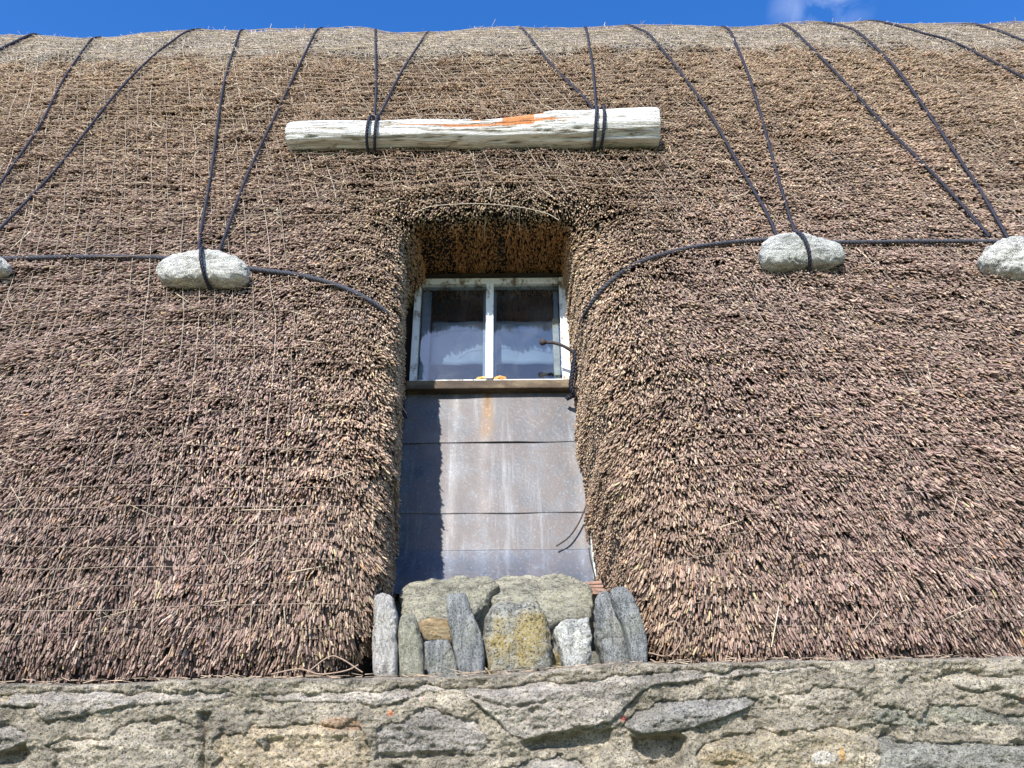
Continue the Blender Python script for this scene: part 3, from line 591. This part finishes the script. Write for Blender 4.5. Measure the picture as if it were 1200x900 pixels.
# ------------------------------------------------------------------ wall
WY = 2.66
wst = [  # outline in picture coordinates, how proud, tint
 ([(-300, 808), (60, 802), (240, 799), (300, 801), (292, 815), (240, 826), (170, 828), (110, 842), (62, 846), (50, 830), (-300, 835)], .050, (1.0, 1.0, .98)),
 ([(62, 852), (110, 849), (165, 834), (236, 833), (240, 850), (234, 960), (60, 960)], .034, (1.05, 1.03, .93)),
 ([(-300, 840), (36, 838), (44, 866), (0, 884), (-80, 890), (-300, 900)], .055, (.98, 1.0, 1.0)),
 ([(-300, 910), (-60, 905), (50, 905), (52, 960), (-300, 960)], .02, (.9, .9, .9)),
 ([(252, 842), (300, 836), (428, 838), (434, 870), (430, 960), (246, 960)], .036, (1.14, 1.04, .84)),
 ([(300, 803), (500, 798), (541, 799), (543, 812), (500, 814), (466, 826), (440, 829), (310, 821)], .052, (1.0, 1.0, .97)),
 ([(548, 797), (640, 788), (720, 780), (900, 776), (1010, 773), (1005, 783), (880, 792), (800, 800), (760, 808), (738, 830), (716, 850), (690, 857), (640, 862), (612, 868), (596, 866), (560, 828), (545, 818)], .056, (1.02, 1.02, 1.0)),
 ([(440, 838), (470, 830), (505, 822), (552, 834), (588, 868), (560, 884), (500, 880), (440, 892)], .036, (.95, .97, .98)),
 ([(440, 898), (500, 888), (560, 892), (600, 880), (640, 884), (690, 892), (700, 960), (438, 960)], .03, (.9, .92, .92)),
 ([(727, 850), (745, 832), (775, 815), (815, 806), (850, 806), (880, 810), (895, 816), (850, 840), (815, 852), (790, 860), (750, 862)], .066, (.74, .78, .82)),
 ([(905, 800), (960, 792), (1010, 790), (1012, 830), (960, 838), (905, 826)], .034, (1.05, 1.03, .94)),
 ([(812, 868), (860, 845), (930, 838), (1000, 842), (1016, 880), (1010, 960), (815, 960)], .042, (1.12, 1.06, .86)),
 ([(1020, 810), (1080, 806), (1130, 818), (1190, 828), (1500, 826), (1500, 848), (1190, 850), (1080, 852), (1018, 846)], .036, (.80, .86, .80)),
 ([(1015, 786), (1200, 776), (1500, 772), (1500, 818), (1190, 820), (1130, 810), (1080, 798), (1020, 802)], .048, (1.08, 1.07, .98)),
 ([(1030, 860), (1190, 858), (1500, 856), (1500, 960), (1028, 960)], .046, (.68, .74, .74)),
 ([(712, 890), (740, 880), (800, 885), (806, 960), (712, 960)], .012, (.8, .8, .78)),
]
wx = np.unique(np.concatenate([np.linspace(-6, -2, 60), np.arange(-2, 2, .0032), np.linspace(2, 6, 60)]))
topz = lambda x: unproj(600+x/2.43*1000, np.interp(600+x/2.43*1000, [-200, 0, 240, 480, 600, 720, 860, 1200, 1500], [806, 802, 796, 794, 789, 779, 775, 769, 766]), Y=WY)[..., 2]
zt = topz(wx)+.004*noise(wx*6, 0, 0, 91)+.003*noise(wx*23, 0, 0, 92)
vr = np.r_[np.arange(0, .34, .0032), np.linspace(.36, 1.95, 22)]
Xg = np.tile(wx, (len(vr), 1)); Zg = np.maximum(zt[None]-vr[:, None], -.05)
P0 = np.stack([Xg, np.full_like(Xg, WY), Zg], -1).reshape(-1, 3); qx, qy = project(P0)
qx = qx+5*fbm(P0[:, 0]*9, P0[:, 2]*9, 0, 93, 3); qy = qy+3.5*fbm(P0[:, 0]*8, P0[:, 2]*14, 0, 94, 4)
H = np.full(len(P0), .0); TI = np.tile(np.array([[.92, .90, .80]]), (len(P0), 1))
def inside_dist(poly, x, y):
    poly = np.array(poly, float); n_ = len(poly); ins = np.zeros(len(x), bool); dm = np.full(len(x), 1e9)
    for i in range(n_):
        x1, y1 = poly[i]; x2, y2 = poly[(i+1) % n_]
        c = ((y1 > y) != (y2 > y)); xi = (x2-x1)*(y-y1)/((y2-y1) if y2 != y1 else 1e-9)+x1; ins ^= c & (x < xi)
        dx, dy = x2-x1, y2-y1; s = np.clip(((x-x1)*dx+(y-y1)*dy)/(dx*dx+dy*dy+1e-9), 0, 1); dm = np.minimum(dm, np.hypot(x-x1-s*dx, y-y1-s*dy))
    return np.where(ins, dm, -dm)
mort = .030+.014*fbm(P0[:, 0]*12, P0[:, 2]*12, 0, 95, 4)
H = mort.copy()
for k, (poly, hgt, tint_) in enumerate(wst):
    sd = inside_dist(poly, qx, qy); pr = np.clip(sd/3.0, 0, 1); pr = np.minimum(1-(1-pr)**2.2, sstep(0, 1, (inside_dist(poly, qx, qy-24)+24)/26))
    hh = hgt*pr+(sd > 0)*(.008*fbm(P0[:, 0]*7+k, P0[:, 2]*16, 0, 96+k, 3))*pr
    hh = hh*(.8+.2*sstep(0, 22, sd)); sel = (sd > 0) & (hh > H-.012)
    pass
    H = np.where(sel, hh, H); TI[sel] = np.array(tint_)
def terrace(v, n): q = v*n; fl = np.floor(q); fr = q-fl; return (fl+sstep(.35, .65, fr))/n
holes = [([(-60, 872), (0, 880), (38, 866), (44, 884), (0, 900), (-60, 900)], .05), ([(602, 868), (640, 864), (700, 858), (722, 852), (718, 872), (700, 884), (620, 880)], .03), ([(740, 862), (795, 860), (803, 868), (797, 900), (760, 906), (742, 880)], .055), ([(236, 836), (254, 838), (252, 856), (246, 880), (240, 925), (230, 925), (236, 880), (238, 858)], .03), ([(440, 880), (500, 878), (560, 884), (556, 890), (500, 888), (440, 893)], .018), ([(544, 812), (590, 826), (640, 822), (640, 828), (590, 833), (545, 820)], .016)]
for poly, dpt in holes:
    sd = inside_dist(poly, qx, qy); k_ = np.clip((sd+1.5*noise(P0[:, 0]*60, P0[:, 2]*60, 0, 160))/4, 0, 1); H = H-dpt*k_
H = H+.009*terrace(fbm(P0[:, 0]*4+P0[:, 2]*3, P0[:, 2]*11, 0, 151, 4), 2.2)
for cx_, cy_, rx_, ry_, c_ in ((459, 836, 3, 4, (1.7, .75, .45)), (731, 843, 5, 3.5, (1.5, .55, .5)), (1196, 816, 5, 5, (1.6, .8, .7)), (497, 822, 4, 4, (1.5, 1.3, 1.25)), (958, 889, 14, 9, (1.7, 1.75, 1.75)), (981, 886, 4, 9, (1.3, .85, .35)), (14, 818, 6, 6, (1.3, 1.2, .9)), (400, 850, 26, 8, (1.25, .95, .72)), (850, 890, 30, 10, (1.2, 1.05, .75))):
    TI[((qx-cx_)/rx_)**2+((qy-cy_)/ry_)**2 < 1] = np.array(c_)
TI = TI*np.array([1.31, 1.25, 1.195])*(1+.16*fbm(P0[:, 0]*5, P0[:, 2]*9, 0, 155, 3))[:, None]
# strata ridges and pits
st_l = .0012*noise(P0[:, 0]*9+P0[:, 2]*14, P0[:, 2]*50, 0, 130)+.0028*(.4-np.abs(fbm(P0[:, 0]*30, P0[:, 2]*42, 0, 131, 4)))+.0016*fbm(P0[:, 0]*110, P0[:, 2]*130, 0, 133, 2)+.003*noise(P0[:, 0]*14, P0[:, 2]*20, 0, 135)
pit = -.010*np.clip(noise(P0[:, 0]*30, P0[:, 2]*42, 0, 134)-.45, 0, 1)*2
H = H+st_l*2.0+pit*1.4
far = (np.abs(P0[:, 0]) > 2.05) | (P0[:, 2] < CAMZ-.16)
big = .03*fbm(P0[:, 0]*2.2, P0[:, 2]*4.5, 0, 140, 4); H = np.where(far, .03+big, H)
# round the top edge back
tv = np.repeat(vr, len(wx)); H = H-.035*np.clip(1-tv/.012, 0, 1)**2
V3 = P0.copy(); V3[:, 1] -= H
nW = len(wx); topback = V3[:nW].copy(); rows = [np.stack([topback[:, 0], topback[:, 1]*0+WY+y_, topback[:, 2]+.003+.004*noise(topback[:, 0]*11, y_*20, 0, 141)], 1) for y_ in (.75, .4, .2, .1, .04)]
V3 = np.vstack([np.vstack(rows), V3]); TIc = np.vstack([np.tile([[.85, .82, .74]], (5*nW, 1)), TI])
wall = mesh_np('stone_wall', V3, grid_faces(5+len(vr), nW)[:, ::-1], M['wall'], col=TIc); tag(wall, 'weathered grey rubble stone house wall below the thatch eave', 'wall')
# tiny red and white chips pressed into the mortar
# gables and back wall closing the house
gb = PB().box(-5.9, -5.3, 3.5, 9.0, 0, CAMZ+.2).box(5.3, 5.9, 3.5, 9.0, 0, CAMZ+.2).box(-5.9, 5.9, 9.0, 9.5, 0, CAMZ+.2)
gbo = gb.build('rear_wall', stone_mat('rear_stone', [(.17, .165, .145), (.33, .325, .28), (.48, .47, .42)]), wall)
gd = bpy.data.meshes.new('ground'); gd.from_pydata([(-400, -400, 0), (400, -400, 0), (400, 400, 0), (-400, 400, 0)], [], [(0, 1, 2, 3)]); gd.materials.append(flat_mat('grass', (.07, .10, .035), .95, .4, 3)); go = bpy.data.objects.new('ground', gd); COL.objects.link(go); go['kind'] = 'structure'
# ------------------------------------------------------------------ stones at the foot of the cladding
SG = 'loose stones packed under the window'
def sm_(nm, cols=None, **k): return stone_mat(nm, cols, **k)
g_pale = sm_('stone_pale', gain=1.35, cols=[(.30, .28, .26), (.48, .46, .43), (.64, .62, .59)], scale=12, stretch=(2.2, 1, .6), spk=.5, moss_amt=.2)
g_green = sm_('stone_greenish', gain=1.35, cols=[(.22, .22, .17), (.38, .37, .29), (.52, .51, .42)], scale=20, spk=.7, moss=(.30, .29, .15), moss_amt=.5)
g_blue = sm_('stone_blue_grey', gain=1.35, cols=[(.12, .13, .13), (.27, .28, .28), (.46, .47, .46)], scale=13, stretch=(2.4, 1, .6), spk=.8, moss_amt=.45)
g_slab = sm_('stone_slab', gain=1.35, cols=[(.14, .135, .105), (.30, .285, .22), (.45, .425, .33)], scale=9, spk=.6, moss=(.27, .26, .15), moss_amt=.45, stretch=(.7, 1, 1.5))
g_rust = sm_('stone_rusty', gain=1.35, cols=[(.18, .12, .07), (.36, .27, .16), (.52, .44, .30)], scale=10, stretch=(.5, 1, 2.4), moss_amt=.3, spk=.3)
g_lich = sm_('stone_lichen', gain=1.35, cols=[(.13, .13, .11), (.30, .30, .27), (.50, .50, .45)], scale=10, spk=.9, moss=(.42, .30, .07), moss_amt=.8, lim=(.47, .60))
g_white = sm_('stone_white_speck', gain=1.35, cols=[(.36, .36, .33), (.58, .58, .54), (.76, .76, .72)], scale=15, spk=.8, moss_amt=.35)
stone('packing_stone', [(468, 712), (490, 703), (540, 699), (575, 699), (590, 710), (580, 715), (560, 745), (520, 756), (470, 754)], 3.22, .22, g_slab, 'broad sunlit greenish slab lying left under the metal sheets', group=SG, lean=R(35), ex=9, rough=.009, seed=21, smooth_it=2)
stone('packing_stone', [(566, 716), (580, 701), (620, 696), (672, 698), (695, 708), (697, 720), (694, 748), (640, 756), (590, 745), (564, 722)], 3.26, .22, g_slab, 'broad flat grey-green slab lying right under the metal sheets', group=SG, lean=R(38), ex=9, rough=.007, seed=22, smooth_it=2)
stone('packing_stone', [(437, 720), (440, 702), (449, 697), (461, 700), (466, 720), (467, 760), (466, 800), (436, 800)], 2.86, .10, g_pale, 'narrow upright pale grey stone at the left end, tallest beside the thatch', group=SG, lean=R(12), ex=2.6, rough=.007, seed=23)
stone('packing_stone', [(467, 735), (470, 722), (479, 717), (488, 722), (492, 740), (497, 765), (499, 800), (468, 800)], 2.87, .09, g_green, 'small upright rounded greenish stone second from the left end', group=SG, lean=R(12), ex=2.4, rough=.005, seed=24)
stone('packing_stone', [(489, 736), (496, 730), (515, 728), (530, 732), (532, 752), (530, 758), (496, 756)], 2.98, .10, g_rust, 'rust-brown stone end lying on the small grey block', group=SG, lean=R(14), ex=4.5, rough=.006, seed=25, smooth_it=1)
stone('packing_stone', [(497, 754), (527, 752), (536, 775), (541, 802), (503, 802)], 2.88, .10, g_blue, 'small square blue-grey block under the rust-brown stone', group=SG, lean=R(8), ex=6, rough=.005, seed=26, smooth_it=1)
stone('packing_stone', [(523, 703), (532, 699), (547, 698), (556, 725), (563, 745), (568, 772), (567, 802), (540, 804), (533, 770), (526, 730)], 2.86, .11, g_blue, 'tall leaning squared grey stone in the middle of the left group', group=SG, lean=R(14), ex=4.5, rough=.006, seed=27, smooth_it=1)
stone('packing_stone', [(566, 730), (574, 717), (600, 711), (628, 712), (640, 730), (644, 752), (648, 775), (648, 800), (575, 804), (568, 770)], 2.93, .18, g_lich, 'large square boulder with yellow lichen in the middle of the row', group=SG, lean=R(16), ex=4.0, rough=.009, seed=28)
stone('packing_stone', [(648, 742), (660, 729), (690, 728), (694, 750), (693, 772), (680, 798), (662, 800), (655, 765)], 2.88, .12, g_white, 'white speckled block right of the lichen boulder', group=SG, lean=R(14), ex=4, rough=.008, seed=29, smooth_it=1)
stone('packing_stone', [(640, 752), (650, 745), (658, 762), (664, 780), (664, 800), (642, 800)], 2.93, .06, g_lich, 'thin mossy sliver between the boulder and the white block', group=SG, lean=R(10), ex=2.4, rough=.008, seed=33)
stone('packing_stone', [(697, 705), (702, 696), (712, 694), (722, 712), (732, 740), (738, 765), (740, 795), (712, 795), (700, 760)], 2.92, .12, g_blue, 'dark grey upright stone left of the slanting end stone', group=SG, lean=R(16), ex=3.4, rough=.009, seed=30)
stone('packing_stone', [(713, 696), (718, 688), (730, 688), (742, 702), (752, 725), (758, 750), (758, 790), (742, 794), (734, 752), (722, 720)], 2.84, .09, g_blue, 'slanting blue-grey stone at the right end against the thatch', group=SG, lean=R(12), ex=2.8, rough=.006, seed=31)
# rubble core behind the loose stones
cx = np.linspace(-.56, .50, 60); cv = np.linspace(0, 1, 26); CXg, CVg = np.meshgrid(cx, cv)
core = mesh_np('rubble_fill', np.stack([CXg, 2.98+.74*CVg+.02*fbm(CXg*12, CVg*12, 0, 150, 3), CAMZ+.24+.40*CVg+.02*fbm(CXg*12, CVg*12, 0, 151, 3)], -1).reshape(-1, 3), grid_faces(26, 60)[:, ::-1], stone_mat('rubble_fill', [(.10, .10, .08), (.2, .2, .16), (.3, .3, .25)]), wall)
# straw bits dropped along the wall top and between the stones
nd = 420; dx_ = np.r_[rng.uniform(-1.8, 1.8, 300), rng.uniform(-.44, .42, 120)]; dzp = topz(dx_)
dy_ = np.r_[WY-.035+rng.uniform(0, .09, 300), rng.uniform(2.72, 2.79, 120)]; pd_ = np.stack([dx_, dy_, dzp+.004+.35*np.clip(dy_-2.70, 0, 1)*0+.003*rng.random(nd)], 1)
dd_ = np.stack([rng.standard_normal(nd), .35*rng.standard_normal(nd), .10*rng.standard_normal(nd)], 1); dd_ /= np.linalg.norm(dd_, axis=1)[:, None]
Vs, Fs, Cs = stems(pd_, dd_, rng.uniform(.012, .05, nd), rng.uniform(.0009, .0018, nd), np.clip(np.array([.40, .30, .21])*(1+.3*rng.standard_normal(nd))[:, None], .05, .8))
o = mesh_np('fallen_straw', Vs, Fs, M['stem'], col=Cs); tag(o, 'short straw bits fallen along the top edge of the stone wall', 'straw', kind='stuff')
# slate shims
M['shim'] = flat_mat('brown_slate', (.36, .23, .17), .8, .35, 30)
for k, (py, x0, x1) in enumerate(((684, 683, 705), (688, 686, 706), (692, 688, 707), (696, 692, 709))):
    a = unproj(x0, py, Y=3.36-.02*k); b_ = unproj(x1, py, Y=3.36-.02*k)
    o = PB().box(-(b_[0]-a[0])/2, (b_[0]-a[0])/2, -.04, .06, -.0055, .0055, .002).build('slate_shim', M['shim']); o.location = tuple((a+b_)/2); o.rotation_euler = (R(6), R(-2+2*k), R(4*k-5))
    tag(o, ['topmost thin brown slate wedged under the right end of the metal sheets', 'second thin brown slate from the top of the stack under the metal sheets', 'third thin brown slate down in the stack under the metal sheets', 'lowest thin brown slate wedged in the stack under the metal sheets'][k], 'slate', 'slates wedged under the cladding')
# ------------------------------------------------------------------ iron hook, cable ends
M['iron'] = flat_mat('rusty_iron', (.06, .045, .045), .7, .4, 60)
def wpt(px, py, off):
    x, z = wl(px, py); fw = np.array([0, -math.cos(TH), math.sin(TH)]); up = np.array([0, math.sin(TH), math.cos(TH)]); Pp = np.array([x, WD, WZ])+up*z; 
    v = Pp-np.array([0, 0, CAMZ]); return np.array([0, 0, CAMZ])+v*(1-off/np.linalg.norm(v)*1.0)
hk = empty('iron_hook', tuple(wpt(672, 425, .2))); tag(hk, 'dark iron bar with a round knob sticking out in front of the right pane', 'hook')
V1, F1 = tube(spline([wpt(634, 401, .22), wpt(650, 402, .21), wpt(663, 407, .20), wpt(674, 416, .17), wpt(676, 432, .14), wpt(675, 455, .12)], 8), .0085, 8); o = mesh_np('bar', V1, F1, M['iron']); parent_keep(o, hk)
V1, F1 = tube(spline([wpt(640, 401.5, .22), wpt(636, 401, .22), wpt(632, 400.5, .22)], 4), np.array([.007, .012, .0155, .017, .0175, .017, .0155, .012, .005]), 10); o = mesh_np('knob', V1, F1, M['iron']); parent_keep(o, hk)
P = spline([wpt(678, 396, .30), wpt(675, 410, .26), wpt(672, 430, .2), wpt(669, 452, .14), wpt(672, 462, .10), wpt(664, 467, .05)], 8); o = rope_obj('rope', P, .012, M['rope']); tag(o, 'knotted dark rope end hanging beside the right side of the window frame', 'rope', HG)
P = spline([wpt(462, 374, .40), wpt(469, 395, .34), wpt(471, 425, .28), wpt(472, 455, .22), wpt(473, 480, .16), wpt(475, 490, .14)], 8); o = rope_obj('rope', P, .010, M['rope']); tag(o, 'dark rope end hanging down the left side of the recess', 'rope', HG)
V1, F1 = tube(spline([wpt(693, 574, .06), wpt(686, 595, .035), wpt(677, 615, .03), wpt(666, 630, .03), wpt(652, 640, .025)], 8), .0036, 6); o = mesh_np('cable', V1, F1, M['iron']); tag(o, 'thin dark curved cable lying on the right side of the metal sheets', 'cable')
V1, F1 = tube(spline([wpt(690, 642, .10), wpt(692, 655, .09), wpt(696, 672, .08), wpt(697, 682, .08)], 8), .003, 6); o = mesh_np('cable', V1, F1, M['iron']); tag(o, 'short thin dark wire at the bottom right corner of the metal sheets', 'cable')
# pale wire arching over the recess
a_ = spline([(484, 250), (505, 242), (540, 239), (570, 239), (610, 243), (640, 250), (655, 258)], 8); ys = np.interp(a_[:, 0], [484, 655], [3.70, 3.70])
x_, t_ = solve([570.], [236.]); Pb = surf(x_, t_, .03)[0]; V1, F1 = tube(np.array([unproj(q[0], q[1], Y=Pb[1]-.02) for q in a_]), .0018, 5); o = mesh_np('wire', V1, F1, M['net'], col=np.tile([[.6, .5, .36]], (len(V1), 1))); tag(o, 'thin pale wire arching over the top of the window recess', 'wire')
# twigs hanging at the left foot of the thatch
for k, pts in enumerate(([(318, 790), (350, 784), (375, 790), (405, 786), (420, 779)], [(360, 788), (385, 770), (400, 772), (425, 788)], [(770, 740), (790, 728), (800, 745), (785, 768), (760, 765)])):
    P = np.array([unproj(q[0], q[1], Y=2.735) for q in spline(pts, 8)]); V1, F1 = tube(P, .0022, 5); o = mesh_np('twig', V1, F1, M['net'], col=np.tile([[.34, .24, .17]], (len(V1), 1)))
    tag(o, ['long thin bent twig along the wall top left of the standing stones', 'short arched twig at the wall top left of the standing stones', 'curled loop of twig at the foot of the right-hand thatch'][k], 'twig')
